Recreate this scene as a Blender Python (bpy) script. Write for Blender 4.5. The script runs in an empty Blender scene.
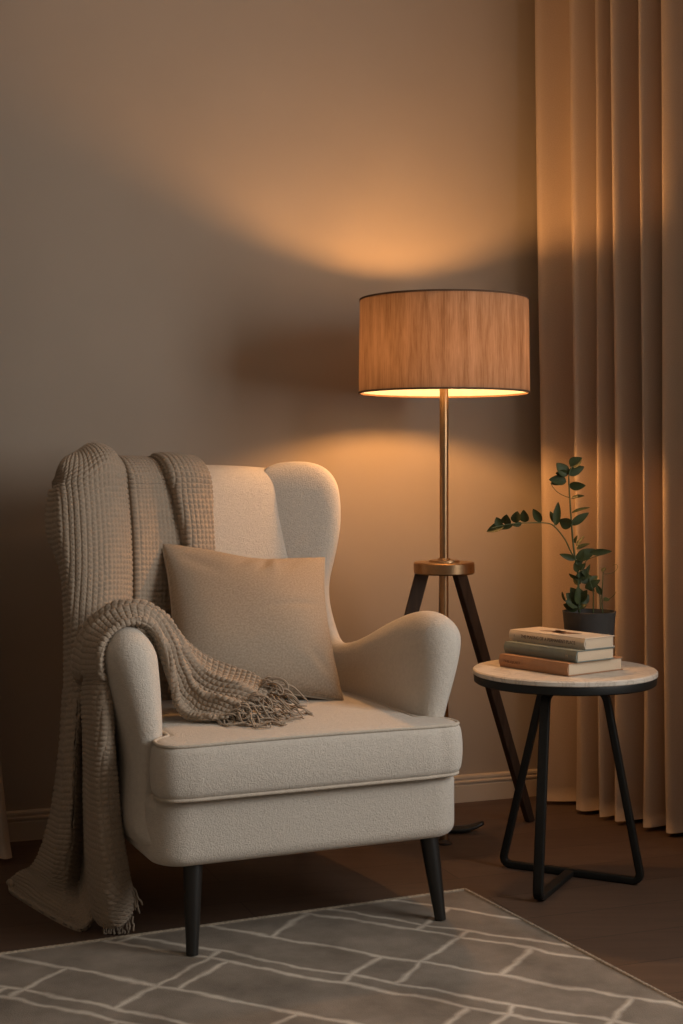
import bpy, math, random
import numpy as np
from mathutils import Vector, Matrix
random.seed(7); rng = np.random.default_rng(7)
sc = bpy.context.scene
COL = sc.collection
F, YH, CX, H = 1450.0, 470.0, 341.5, 1.0     # focal length in pixels, horizon row, centre column, camera height

def P(px, py, D):
    """point of the room seen at a photo position, at its own real distance D"""
    return np.array([(px - CX) / F * D, D, H - (py - YH) / F * D])

# ------------------------------------------------------------------ helpers
def link(o, parent=None):
    COL.objects.link(o)
    if parent is not None: o.parent = parent
    return o

def mesh_obj(name, verts, faces, mat, parent=None, smooth=True, uvs=None):
    me = bpy.data.meshes.new(name)
    verts = np.asarray(verts, dtype=float)
    me.from_pydata(verts.tolist(), [], [tuple(int(i) for i in f) for f in faces])
    if uvs is not None:
        uv = me.uv_layers.new(name='UVMap')
        li = np.zeros(len(me.loops), dtype=np.int32); me.loops.foreach_get('vertex_index', li)
        uv.data.foreach_set('uv', np.asarray(uvs, dtype=float)[li].ravel())
    if smooth: me.polygons.foreach_set('use_smooth', [True] * len(me.polygons))
    me.update()
    if mat is not None: me.materials.append(mat)
    return link(bpy.data.objects.new(name, me), parent)

def empty(name, loc, rz, label, cat, group=None):
    o = bpy.data.objects.new(name, None); o.empty_display_size = .1
    o.location = loc; o.rotation_euler = (0, 0, rz)
    o['label'] = label; o['category'] = cat
    if group: o['group'] = group
    return link(o)

class MB:
    def __init__(s): s.v = []; s.f = []
    def add(s, v, f):
        b = len(s.v); s.v += [tuple(map(float, x)) for x in v]; s.f += [tuple(i + b for i in q) for q in f]; return s
    def box(s, c, d, M=None, bev=0.0):
        x, y, z = [k / 2 for k in d]
        if bev <= 0:
            vs = [(i * x, j * y, k * z) for i in (-1, 1) for j in (-1, 1) for k in (-1, 1)]
            fs = [(0, 1, 3, 2), (4, 6, 7, 5), (0, 4, 5, 1), (2, 3, 7, 6), (0, 2, 6, 4), (1, 5, 7, 3)]
        else:
            import bmesh
            bm = bmesh.new(); bmesh.ops.create_cube(bm, size=1)
            for v in bm.verts: v.co = Vector((v.co.x * 2 * x, v.co.y * 2 * y, v.co.z * 2 * z))
            bmesh.ops.bevel(bm, geom=bm.edges[:], offset=bev, segments=3, profile=.5, affect='EDGES')
            bm.verts.index_update(); vs = [tuple(v.co) for v in bm.verts]; fs = [tuple(v.index for v in f.verts) for f in bm.faces]; bm.free()
        out = []
        for v in vs:
            v = Vector(v)
            if M is not None: v = M @ v
            out.append((v[0] + c[0], v[1] + c[1], v[2] + c[2]))
        return s.add(out, fs)
    def tube(s, pts, r, n=12, closed=False, sq=None, up=None):
        """swept tube; r number or list; sq=(w,h) gives a rounded flat bar"""
        pts = [Vector(p) for p in pts]; m = len(pts)
        rs = r if hasattr(r, '__len__') else [r] * m
        ref = Vector(up) if up else None; rings = []; prev = None
        for i, p in enumerate(pts):
            a = pts[(i - 1) % m] if (closed or i > 0) else pts[i]
            b = pts[(i + 1) % m] if (closed or i < m - 1) else pts[i]
            t = (b - a).normalized()
            if ref is not None: nn = (ref - t * ref.dot(t)).normalized()
            elif prev is None:
                k = Vector((0, 0, 1)) if abs(t.z) < .9 else Vector((1, 0, 0)); nn = (k - t * k.dot(t)).normalized()
            else: nn = (prev - t * prev.dot(t)).normalized()
            prev = nn; bb = t.cross(nn); ring = []
            for j in range(n):
                th = 2 * math.pi * (j + .5) / n
                if sq:
                    c, q = math.cos(th), math.sin(th)
                    e = .35; x = math.copysign(abs(c) ** e, c) * sq[0] / 2; y = math.copysign(abs(q) ** e, q) * sq[1] / 2
                    ring.append(p + nn * x + bb * y)
                else: ring.append(p + nn * (rs[i] * math.cos(th)) + bb * (rs[i] * math.sin(th)))
            rings.append(ring)
        vs = [v for g in rings for v in g]; fs = []
        for i in range(m if closed else m - 1):
            for j in range(n):
                i2 = (i + 1) % m; j2 = (j + 1) % n
                fs.append((i * n + j, i * n + j2, i2 * n + j2, i2 * n + j))
        if not closed:
            fs.append(tuple(reversed(range(n)))); fs.append(tuple((m - 1) * n + j for j in range(n)))
        return s.add(vs, fs)
    def lathe(s, prof, c=(0, 0, 0), n=64, closed=False):
        vs = []; fs = []
        for r, z in prof:
            for j in range(n):
                th = 2 * math.pi * j / n; vs.append((c[0] + r * math.cos(th), c[1] + r * math.sin(th), c[2] + z))
        m = len(prof)
        for i in range(m if closed else m - 1):
            i2 = (i + 1) % m
            for j in range(n):
                j2 = (j + 1) % n; fs.append((i * n + j, i * n + j2, i2 * n + j2, i2 * n + j))
        if not closed:
            if prof[0][0] > 0: fs.append(tuple(reversed(range(n))))
            if prof[-1][0] > 0: fs.append(tuple((m - 1) * n + j for j in range(n)))
        return s.add(vs, fs)
    def build(s, name, mat, parent=None, smooth=True, sharp=None):
        o = mesh_obj(name, s.v, s.f, mat, parent, smooth)
        if sharp is not None:
            import bmesh
            bm = bmesh.new(); bm.from_mesh(o.data); bmesh.ops.recalc_face_normals(bm, faces=bm.faces[:]); lim = math.radians(sharp)
            for e in bm.edges:
                if len(e.link_faces) == 2 and e.calc_face_angle(0) > lim: e.smooth = False
            bm.to_mesh(o.data); bm.free()
        return o

def cr(pts, n, closed=False):
    """Catmull-Rom resampling of a polyline (numpy), n samples per segment"""
    p = np.asarray(pts, float); m = len(p); out = []
    for i in range(m if closed else m - 1):
        g = lambda k: p[k % m] if closed else p[min(max(k, 0), m - 1)]
        a, b, c, d = g(i - 1), g(i), g(i + 1), g(i + 2)
        for j in range(n):
            t = j / n
            out.append(.5 * ((2 * b) + (-a + c) * t + (2 * a - 5 * b + 4 * c - d) * t * t + (-a + 3 * b - 3 * c + d) * t ** 3))
    if not closed: out.append(p[-1])
    return np.array(out)

def bicubic(ctrl, n, m):
    """ctrl [R,C,3] -> [n,m,3] smooth surface"""
    def interp(A, k):
        R = A.shape[0]; t = np.linspace(0, R - 1 - 1e-9, k); i = np.floor(t).astype(int); f = (t - i)[:, None, None]
        g = lambda q: A[np.clip(q, 0, R - 1)]
        a = 2 * A[0] - A[1]; b = 2 * A[-1] - A[-2]
        A2 = np.concatenate([a[None], A, b[None]]); h = lambda q: A2[np.clip(q + 1, 0, R + 1)]
        p0, p1, p2, p3 = h(i - 1), h(i), h(i + 1), h(i + 2)
        return .5 * (2 * p1 + (-p0 + p2) * f + (2 * p0 - 5 * p1 + 4 * p2 - p3) * f ** 2 + (-p0 + 3 * p1 - 3 * p2 + p3) * f ** 3)
    A = interp(np.asarray(ctrl, float), n)
    return interp(A.transpose(1, 0, 2), m).transpose(1, 0, 2)

def surface_nets(fn, lo, hi, h):
    lo = np.array(lo, float); hi = np.array(hi, float); n = np.ceil((hi - lo) / h).astype(int) + 1
    ax = [lo[k] + h * np.arange(n[k]) for k in range(3)]
    X, Y, Z = np.meshgrid(*ax, indexing='ij'); V = fn(X, Y, Z); S = V < 0
    c = [n[k] - 1 for k in range(3)]
    acc = np.zeros(c + [3]); cnt = np.zeros(c)
    corner = lambda A, a, b, d: A[a:a + c[0], b:b + c[1], d:d + c[2]]
    for e in range(3):
        o = [k for k in range(3) if k != e]
        for i in (0, 1):
            for j in (0, 1):
                a = [0, 0, 0]; a[o[0]] = i; a[o[1]] = j; b = a[:]; b[e] = 1
                va, vb = corner(V, *a), corner(V, *b); m = (va < 0) != (vb < 0)
                t = np.where(m, va / np.where(m, va - vb, 1), 0)
                for k in range(3): acc[..., k] += np.where(m, (t if k == e else a[k]), 0)
                cnt += m
    act = cnt > 0; idx = -np.ones(c, int); idx[act] = np.arange(act.sum())
    I = np.argwhere(act); verts = lo + h * (I + acc[act] / cnt[act][:, None]); quads = []
    for e in range(3):
        o = [(e + 1) % 3, (e + 2) % 3]; sl = [slice(0, n[0]), slice(0, n[1]), slice(0, n[2])]
        s0 = sl[:]; s0[e] = slice(0, n[e] - 1); s1 = sl[:]; s1[e] = slice(1, n[e])
        A, B = S[tuple(s0)], S[tuple(s1)]
        for flip, m in ((False, A & ~B), (True, ~A & B)):
            q = np.argwhere(m); q = q[(q[:, o[0]] > 0) & (q[:, o[1]] > 0) & (q[:, o[0]] < c[o[0]]) & (q[:, o[1]] < c[o[1]])]
            def g(da, db):
                r = q.copy(); r[:, o[0]] += da; r[:, o[1]] += db; return idx[r[:, 0], r[:, 1], r[:, 2]]
            f = np.stack([g(-1, -1), g(0, -1), g(0, 0), g(-1, 0)], 1)
            quads.append(f[:, ::-1] if flip else f)
    return verts, np.concatenate(quads)

def smax(a, b, k):
    h = np.maximum(k - np.abs(a - b), 0) / k; return np.maximum(a, b) + h * h * k * .25
def smin(a, b, k): return -smax(-a, -b, k)
def sstep(a, b, x):
    t = np.clip((x - a) / (b - a), 0, 1); return t * t * (3 - 2 * t)
def rbox2(x, y, hx, hy, r):
    qx = np.abs(x) - hx + r; qy = np.abs(y) - hy + r
    return np.hypot(np.maximum(qx, 0), np.maximum(qy, 0)) + np.minimum(np.maximum(qx, qy), 0) - r
def rext(d2, dz, r):
    a = d2 + r; b = dz + r
    return np.hypot(np.maximum(a, 0), np.maximum(b, 0)) + np.minimum(np.maximum(a, b), 0) - r
def poly_sdf(px, py, poly):
    d = np.full(px.shape, 1e9); inside = np.zeros(px.shape, bool); m = len(poly)
    for i in range(m):
        a = poly[i]; b = poly[(i + 1) % m]; ex, ey = b - a; wx, wy = px - a[0], py - a[1]
        t = np.clip((wx * ex + wy * ey) / (ex * ex + ey * ey + 1e-12), 0, 1)
        d = np.minimum(d, (wx - ex * t) ** 2 + (wy - ey * t) ** 2)
        cnd = ((a[1] <= py) & (b[1] > py)) | ((b[1] <= py) & (a[1] > py))
        with np.errstate(divide='ignore', invalid='ignore'):
            xi = a[0] + (py - a[1]) / (ey if abs(ey) > 1e-12 else 1e-12) * ex
        inside ^= cnd & (px < xi)
    d = np.sqrt(d); return np.where(inside, -d, d)

# ------------------------------------------------------------------ materials
def new_mat(name):
    m = bpy.data.materials.new(name); m.use_nodes = True; nt = m.node_tree
    return m, nt, nt.nodes['Principled BSDF']
def N(nt, t, **kw):
    n = nt.nodes.new(t)
    for k, v in kw.items():
        if k in n.inputs: n.inputs[k].default_value = v
        else: setattr(n, k, v)
    return n
def ramp(nt, fac, stops):
    r = nt.nodes.new('ShaderNodeValToRGB'); nt.links.new(fac, r.inputs[0])
    while len(r.color_ramp.elements) < len(stops): r.color_ramp.elements.new(.5)
    for e, (p, c) in zip(r.color_ramp.elements, stops): e.position = p; e.color = (*c, 1)
    return r.outputs[0]
def coords(nt, kind='Object', scale=(1, 1, 1), rot=(0, 0, 0), loc=(0, 0, 0)):
    tc = nt.nodes.new('ShaderNodeTexCoord'); mp = nt.nodes.new('ShaderNodeMapping')
    mp.inputs['Scale'].default_value = scale; mp.inputs['Rotation'].default_value = rot; mp.inputs['Location'].default_value = loc
    nt.links.new(tc.outputs[kind], mp.inputs[0]); return mp.outputs[0]
def bump(nt, bsdf, h, strength, dist):
    b = N(nt, 'ShaderNodeBump'); b.inputs['Strength'].default_value = strength; b.inputs['Distance'].default_value = dist
    nt.links.new(h, b.inputs['Height']); nt.links.new(b.outputs[0], bsdf.inputs['Normal']); return b

def simple(name, col, rough=.5, metal=0, var=.06, vs=30, bmp=0, bs=200, spec=.5):
    m, nt, b = new_mat(name); co = coords(nt)
    n = N(nt, 'ShaderNodeTexNoise', Scale=vs, Detail=4); nt.links.new(co, n.inputs['Vector'])
    c = ramp(nt, n.outputs[0], [(.3, tuple(k * (1 - var) for k in col)), (.7, tuple(min(1, k * (1 + var)) for k in col))])
    nt.links.new(c, b.inputs['Base Color']); b.inputs['Roughness'].default_value = rough; b.inputs['Metallic'].default_value = metal
    b.inputs['Specular IOR Level'].default_value = spec
    if bmp:
        n2 = N(nt, 'ShaderNodeTexNoise', Scale=bs, Detail=3); nt.links.new(co, n2.inputs['Vector']); bump(nt, b, n2.outputs[0], bmp, .002)
    return m

def boucle(name, col):
    m, nt, b = new_mat(name); co = coords(nt)
    v = N(nt, 'ShaderNodeTexVoronoi', Scale=190); n = N(nt, 'ShaderNodeTexNoise', Scale=120, Detail=4, Roughness=.65)
    nt.links.new(co, n.inputs['Vector'])
    w = N(nt, 'ShaderNodeMixRGB', Fac=.03); nt.links.new(co, w.inputs[1]); nt.links.new(n.outputs['Color'], w.inputs[2]); nt.links.new(w.outputs[0], v.inputs['Vector'])
    mx = N(nt, 'ShaderNodeMath', operation='ADD'); inv = N(nt, 'ShaderNodeMath', operation='MULTIPLY'); inv.inputs[1].default_value = -1.2
    nt.links.new(v.outputs['Distance'], inv.inputs[0]); nt.links.new(inv.outputs[0], mx.inputs[0]); nt.links.new(n.outputs[0], mx.inputs[1])
    bump(nt, b, mx.outputs[0], .55, .0025)
    c = ramp(nt, n.outputs[0], [(.3, tuple(k * .93 for k in col)), (.7, tuple(k * 1.05 for k in col))])
    nt.links.new(c, b.inputs['Base Color']); b.inputs['Roughness'].default_value = .95; b.inputs['Specular IOR Level'].default_value = .15
    b.inputs['Sheen Weight'].default_value = .12; b.inputs['Sheen Roughness'].default_value = .5
    return m

M = {}
M['boucle'] = boucle('cream_boucle', (.60, .55, .48))
M['piping'] = boucle('cream_piping', (.58, .51, .42))
def linen():
    m, nt, b = new_mat('linen'); co = coords(nt, 'UV')
    w1 = N(nt, 'ShaderNodeTexWave', Scale=60, Distortion=3, Detail=3); w1.bands_direction = 'X'
    w2 = N(nt, 'ShaderNodeTexWave', Scale=60, Distortion=3, Detail=3); w2.bands_direction = 'Y'
    nt.links.new(co, w1.inputs['Vector']); nt.links.new(co, w2.inputs['Vector'])
    a = N(nt, 'ShaderNodeMath', operation='ADD'); nt.links.new(w1.outputs['Fac'], a.inputs[0]); nt.links.new(w2.outputs['Fac'], a.inputs[1])
    n = N(nt, 'ShaderNodeTexNoise', Scale=90, Detail=5); nt.links.new(co, n.inputs['Vector'])
    a2 = N(nt, 'ShaderNodeMath', operation='ADD'); nt.links.new(a.outputs[0], a2.inputs[0]); nt.links.new(n.outputs[0], a2.inputs[1])
    bump(nt, b, a2.outputs[0], .6, .0012)
    nt.links.new(ramp(nt, n.outputs[0], [(.35, (.36, .295, .225)), (.65, (.47, .39, .305))]), b.inputs['Base Color'])
    b.inputs['Roughness'].default_value = .95; b.inputs['Specular IOR Level'].default_value = .15
    return m
M['linen'] = linen()
def knit(name, col):
    m, nt, b = new_mat(name); co = coords(nt, 'UV')
    n = N(nt, 'ShaderNodeTexNoise', Scale=500, Detail=4); nt.links.new(co, n.inputs['Vector'])
    bump(nt, b, n.outputs[0], .5, .0015)
    nt.links.new(ramp(nt, n.outputs[0], [(.3, tuple(k * .85 for k in col)), (.7, tuple(k * 1.12 for k in col))]), b.inputs['Base Color'])
    b.inputs['Roughness'].default_value = .95; b.inputs['Specular IOR Level'].default_value = .1; b.inputs['Sheen Weight'].default_value = .1
    return m
M['knit'] = knit('waffle_knit', (.335, .27, .205))
M['black_wood'] = simple('black_lacquer', (.012, .011, .010), .38)
M['black_metal'] = simple('black_metal', (.010, .010, .009), .5, spec=.3)
M['brass'] = simple('antique_brass', (.36, .225, .12), .36, 1, .08, 60)
M['dark_brass'] = simple('aged_brass', (.42, .25, .12), .42, 1, .15, 40)

def wood_dark():
    m, nt, b = new_mat('dark_walnut'); co = coords(nt, scale=(30, 30, 2.5))
    n = N(nt, 'ShaderNodeTexNoise', Scale=2.5, Detail=6); nt.links.new(co, n.inputs['Vector'])
    nt.links.new(ramp(nt, n.outputs[0], [(.3, (.016, .009, .006)), (.7, (.05, .026, .015))]), b.inputs['Base Color'])
    b.inputs['Roughness'].default_value = .5; bump(nt, b, n.outputs[0], .15, .001); return m
M['walnut'] = wood_dark()

def wall_mat():
    m, nt, b = new_mat('taupe_paint'); co = coords(nt)
    n = N(nt, 'ShaderNodeTexNoise', Scale=1.6, Detail=4); nt.links.new(co, n.inputs['Vector'])
    nt.links.new(ramp(nt, n.outputs[0], [(.3, (.335, .278, .222)), (.7, (.365, .306, .247))]), b.inputs['Base Color'])
    n2 = N(nt, 'ShaderNodeTexNoise', Scale=220, Detail=3); nt.links.new(co, n2.inputs['Vector']); bump(nt, b, n2.outputs[0], .08, .001)
    b.inputs['Roughness'].default_value = .8; b.inputs['Specular IOR Level'].default_value = .25; return m
M['wall'] = wall_mat()
M['trim'] = simple('trim_paint', (.50, .42, .33), .5, 0, .03, 8)
M['ceiling'] = simple('ceiling_paint', (.72, .66, .58), .9, 0, .02, 3)

def floor_mat():
    m, nt, b = new_mat('dark_oak_boards'); co = coords(nt, rot=(0, 0, math.radians(-20.3)))
    br = N(nt, 'ShaderNodeTexBrick', Scale=1.0); br.offset = .37
    for k, v in (('Brick Width', 1.5), ('Row Height', .17), ('Mortar Size', .0016), ('Mortar Smooth', .3)): br.inputs[k].default_value = v
    br.inputs['Color1'].default_value = (.076, .045, .030, 1); br.inputs['Color2'].default_value = (.095, .058, .039, 1); br.inputs['Mortar'].default_value = (.03, .018, .012, 1)
    nt.links.new(co, br.inputs['Vector'])
    co2 = coords(nt, scale=(1.2, 14, 1), rot=(0, 0, math.radians(-20.3)))
    n = N(nt, 'ShaderNodeTexNoise', Scale=3, Detail=7, Roughness=.6); nt.links.new(co2, n.inputs['Vector'])
    mx = N(nt, 'ShaderNodeMixRGB', blend_type='MULTIPLY', Fac=.8); nt.links.new(br.outputs['Color'], mx.inputs[1])
    nt.links.new(ramp(nt, n.outputs[0], [(.25, (.72, .7, .68)), (.75, (1.2, 1.2, 1.2))]), mx.inputs[2]); nt.links.new(mx.outputs[0], b.inputs['Base Color'])
    b.inputs['Roughness'].default_value = .55; bump(nt, b, n.outputs[0], .08, .002); return m
M['floor'] = floor_mat()

def curtain_mat():
    m, nt, b = new_mat('curtain_cloth'); co = coords(nt, 'UV')
    n = N(nt, 'ShaderNodeTexNoise', Scale=300, Detail=3); nt.links.new(co, n.inputs['Vector'])
    nt.links.new(ramp(nt, n.outputs[0], [(.3, (.41, .32, .245)), (.7, (.46, .36, .28))]), b.inputs['Base Color'])
    b.inputs['Roughness'].default_value = .85; b.inputs['Specular IOR Level'].default_value = .2; b.inputs['Sheen Weight'].default_value = .1
    bump(nt, b, n.outputs[0], .12, .001); return m
M['curtain'] = curtain_mat()

def shade_mat(inner=False):
    m, nt, b = new_mat('shade_lining' if inner else 'shade_cloth'); out = nt.nodes['Material Output']; nt.nodes.remove(b)
    co = coords(nt, 'UV', scale=(420, 4, 1))
    n = N(nt, 'ShaderNodeTexNoise', Scale=1, Detail=5, Roughness=.65, Distortion=.3); nt.links.new(co, n.inputs['Vector'])
    co2 = coords(nt, 'UV', scale=(60, .9, 1)); n2 = N(nt, 'ShaderNodeTexNoise', Scale=1, Detail=2); nt.links.new(co2, n2.inputs['Vector'])
    ad = N(nt, 'ShaderNodeMath', operation='ADD'); nt.links.new(n.outputs[0], ad.inputs[0]); nt.links.new(n2.outputs[0], ad.inputs[1])
    hf = N(nt, 'ShaderNodeMath', operation='MULTIPLY'); hf.inputs[1].default_value = .5; nt.links.new(ad.outputs[0], hf.inputs[0])
    if inner: cd = ct = ramp(nt, hf.outputs[0], [(.3, (.28, .32, .37)), (.7, (.33, .37, .42))])
    else:
        cd = ramp(nt, hf.outputs[0], [(.36, (.26, .15, .09)), (.5, (.46, .30, .19)), (.62, (.58, .40, .27))])
        ct = ramp(nt, hf.outputs[0], [(.30, (.30, .165, .105)), (.5, (.42, .245, .16)), (.68, (.53, .32, .22))])
    d = N(nt, 'ShaderNodeBsdfDiffuse'); t = N(nt, 'ShaderNodeBsdfTranslucent'); nt.links.new(cd, d.inputs[0]); nt.links.new(ct, t.inputs[0])
    mx = N(nt, 'ShaderNodeMixShader', Fac=.55 if not inner else .28); nt.links.new(d.outputs[0], mx.inputs[1]); nt.links.new(t.outputs[0], mx.inputs[2])
    nt.links.new(mx.outputs[0], out.inputs[0]); return m
M['shade'] = shade_mat(); M['lining'] = shade_mat(True)

M['shade_rim'] = simple('shade_rim_tape', (.09, .045, .022), .8)
def rug_mat():
    m, nt, b = new_mat('patterned_rug')
    wob = N(nt, 'ShaderNodeTexNoise', Scale=9, Detail=3)
    co = coords(nt, rot=(0, 0, math.radians(52))); nt.links.new(co, wob.inputs['Vector'])
    mw = N(nt, 'ShaderNodeMixRGB', Fac=.045); nt.links.new(co, mw.inputs[1]); nt.links.new(wob.outputs['Color'], mw.inputs[2])
    def brick(w, h, mort, off, loc, sm=.5):
        mp = N(nt, 'ShaderNodeMapping'); mp.inputs['Location'].default_value = loc; nt.links.new(mw.outputs[0], mp.inputs[0])
        br = N(nt, 'ShaderNodeTexBrick', Scale=1.0); br.offset = off
        for k, v in (('Brick Width', w), ('Row Height', h), ('Mortar Size', mort), ('Mortar Smooth', sm)): br.inputs[k].default_value = v
        nt.links.new(mp.outputs[0], br.inputs['Vector']); return br.outputs['Fac']
    a = brick(.50, .17, .012, .5, (0, 0, 0), 1); c = brick(.62, .34, .011, .38, (.09, .045, 0), 1); 
    mx = N(nt, 'ShaderNodeMath', operation='MAXIMUM'); nt.links.new(a, mx.inputs[0]); nt.links.new(c, mx.inputs[1])
    co2 = coords(nt); n = N(nt, 'ShaderNodeTexNoise', Scale=6, Detail=6, Roughness=.6); nt.links.new(co2, n.inputs['Vector'])
    n3 = N(nt, 'ShaderNodeTexNoise', Scale=400, Detail=3); nt.links.new(co2, n3.inputs['Vector'])
    ground = ramp(nt, n.outputs[0], [(.33, (.15, .126, .102)), (.67, (.26, .222, .182))])
    mul = N(nt, 'ShaderNodeMath', operation='MULTIPLY'); nt.links.new(mx.outputs[0], mul.inputs[0])
    fade = ramp(nt, n.outputs[0], [(.35, (.45, .45, .45)), (.62, (1, 1, 1))]); nt.links.new(fade, mul.inputs[1])
    col = N(nt, 'ShaderNodeMixRGB'); nt.links.new(mul.outputs[0], col.inputs[0]); nt.links.new(ground, col.inputs[1]); col.inputs[2].default_value = (.56, .50, .42, 1)
    nt.links.new(col.outputs[0], b.inputs['Base Color']); b.inputs['Roughness'].default_value = .95; b.inputs['Specular IOR Level'].default_value = .1
    ad = N(nt, 'ShaderNodeMath', operation='ADD'); nt.links.new(mx.outputs[0], ad.inputs[0]); nt.links.new(n3.outputs[0], ad.inputs[1])
    bump(nt, b, ad.outputs[0], .5, .003); return m
M['rug'] = rug_mat()
M['rug_edge'] = simple('rug_binding', (.30, .25, .19), .95, 0, .3, 160, .5, 300, .1)

def marble():
    m, nt, b = new_mat('pale_marble'); co = coords(nt)
    n = N(nt, 'ShaderNodeTexNoise', Scale=9, Detail=7, Distortion=1.2, Roughness=.6); nt.links.new(co, n.inputs['Vector'])
    nt.links.new(ramp(nt, n.outputs[0], [(.3, (.66, .60, .52)), (.47, (.60, .53, .45)), (.5, (.48, .42, .35)), (.53, (.62, .56, .48)), (.8, (.70, .64, .56))]), b.inputs['Base Color'])
    b.inputs['Roughness'].default_value = .42; return m
M['marble'] = marble()
def pages():
    m, nt, b = new_mat('book_pages'); co = coords(nt)
    w = N(nt, 'ShaderNodeTexWave', Scale=320, Distortion=.6, Detail=1); w.bands_direction = 'Z'; nt.links.new(co, w.inputs['Vector'])
    nt.links.new(ramp(nt, w.outputs['Fac'], [(0, (.56, .44, .31)), (1, (.68, .56, .42))]), b.inputs['Base Color']); b.inputs['Roughness'].default_value = .9
    bump(nt, b, w.outputs['Fac'], .2, .0005); return m
M['pages'] = pages()
M['cover_tan'] = simple('tan_cover', (.36, .19, .10), .7, 0, .08, 50)
M['cover_green'] = simple('sage_cover', (.165, .195, .175), .6, 0, .08, 50)
M['cover_cream'] = simple('cream_cover', (.58, .50, .40), .6, 0, .04, 50)
M['ink'] = simple('dark_ink', (.12, .085, .06), .8)
M['pot'] = simple('charcoal_pot', (.035, .034, .032), .75, 0, .1, 60, .2, 120)
M['soil'] = simple('potting_soil', (.03, .02, .013), 1, 0, .4, 150, .8, 100)
M['stem'] = simple('green_stem', (.05, .075, .025), .6)
def leaf_mat():
    m, nt, b = new_mat('leaf'); co = coords(nt)
    n = N(nt, 'ShaderNodeTexNoise', Scale=40, Detail=3); nt.links.new(co, n.inputs['Vector'])
    nt.links.new(ramp(nt, n.outputs[0], [(.3, (.026, .036, .010)), (.7, (.05, .064, .020))]), b.inputs['Base Color'])
    b.inputs['Roughness'].default_value = .55; b.inputs['Specular IOR Level'].default_value = .3; return m
M['leaf'] = leaf_mat()

# ------------------------------------------------------------------ room shell
TH = math.radians(20.3); W = np.array([math.cos(TH), math.sin(TH)]); FW = np.array([math.sin(TH), -math.cos(TH)])
Cn = np.array([.95, 3.946 + .369 * (.95 + .807)]); RW, RL, RH = 3.76, 5.6, 2.72
def struct(o): o['kind'] = 'structure'; return o
def R2(a, b): return Cn - W * a + FW * b         # a metres left of the corner along the back wall, b metres into the room
def wall_box(name, a0, a1, b0, b1, z0, z1, mat, parent=None):
    q = [R2(a0, b0), R2(a1, b0), R2(a1, b1), R2(a0, b1)]
    vs = [(x, y, z) for z in (z0, z1) for x, y in q]
    return mesh_obj(name, vs, [(0, 3, 2, 1), (4, 5, 6, 7), (0, 1, 5, 4), (1, 2, 6, 5), (2, 3, 7, 6), (3, 0, 4, 7)], mat, parent, False)
struct(wall_box('floor', -.1, RW + .1, -.1, RL + .1, -.06, 0, M['floor']))
struct(wall_box('ceiling', -.1, RW + .1, -.1, RL + .1, RH, RH + .06, M['ceiling']))
struct(wall_box('wall_back', -.1, RW + .1, -.1, 0, 0, RH, M['wall']))
struct(wall_box('wall_left', RW, RW + .1, 0, RL, 0, RH, M['wall']))
struct(wall_box('wall_front', -.1, RW + .1, RL, RL + .1, 0, RH, M['wall']))
WB0, WB1, WZ0, WZ1 = 1.75, 3.35, .75, 2.25       # window opening in the right wall
wr = MB()
for b0, b1, z0, z1 in ((0, WB0, 0, RH), (WB1, RL, 0, RH), (WB0, WB1, 0, WZ0), (WB0, WB1, WZ1, RH)):
    q = [R2(0, b0), R2(-.1, b0), R2(-.1, b1), R2(0, b1)]
    wr.add([(x, y, z) for z in (z0, z1) for x, y in q], [(0, 3, 2, 1), (4, 5, 6, 7), (0, 1, 5, 4), (1, 2, 6, 5), (2, 3, 7, 6), (3, 0, 4, 7)])
struct(wr.build('wall_right', M['wall'], None, False))
wf = MB(); RZ = Matrix.Rotation(TH, 3, 'Z')
def wfb(b, z, db, dz):
    c = R2(-.05, b); wf.box((c[0], c[1], z), (.05, db, dz), RZ, .004)
wfb(WB0 + .03, (WZ0 + WZ1) / 2, .06, WZ1 - WZ0); wfb(WB1 - .03, (WZ0 + WZ1) / 2, .06, WZ1 - WZ0); wfb((WB0 + WB1) / 2, (WZ0 + WZ1) / 2, .05, WZ1 - WZ0)
wfb((WB0 + WB1) / 2, WZ0 + .03, WB1 - WB0, .06); wfb((WB0 + WB1) / 2, WZ1 - .03, WB1 - WB0, .06)
struct(wf.build('window_1', M['trim'], None, True, 30))

def baseboard(name, a0, b0, a1, b1, nrm):
    prof = [(0, 0), (.016, 0), (.016, .050), (.0135, .052), (.0135, .0555), (.0175, .058), (.0175, .0625), (.012, .065), (.012, .0685), (.014, .071), (.013, .077), (.008, .080), (0, .080)]
    p0, p1 = R2(a0, b0), R2(a1, b1); vs = []; k = len(prof)
    for p in (p0, p1):
        for d, z in prof: vs.append((p[0] + nrm[0] * d, p[1] + nrm[1] * d, z))
    fs = [(i, (i + 1) % k, k + (i + 1) % k, k + i) for i in range(k)] + [tuple(range(k))[::-1], tuple(range(k, 2 * k))]
    struct(mesh_obj(name, vs, fs, M['trim'], None, False))
baseboard('baseboard_back', 0, 0, RW, 0, FW)
baseboard('baseboard_right', 0, .02, 0, RL, -W)
baseboard('baseboard_left', RW, .02, RW, RL, W)

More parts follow.
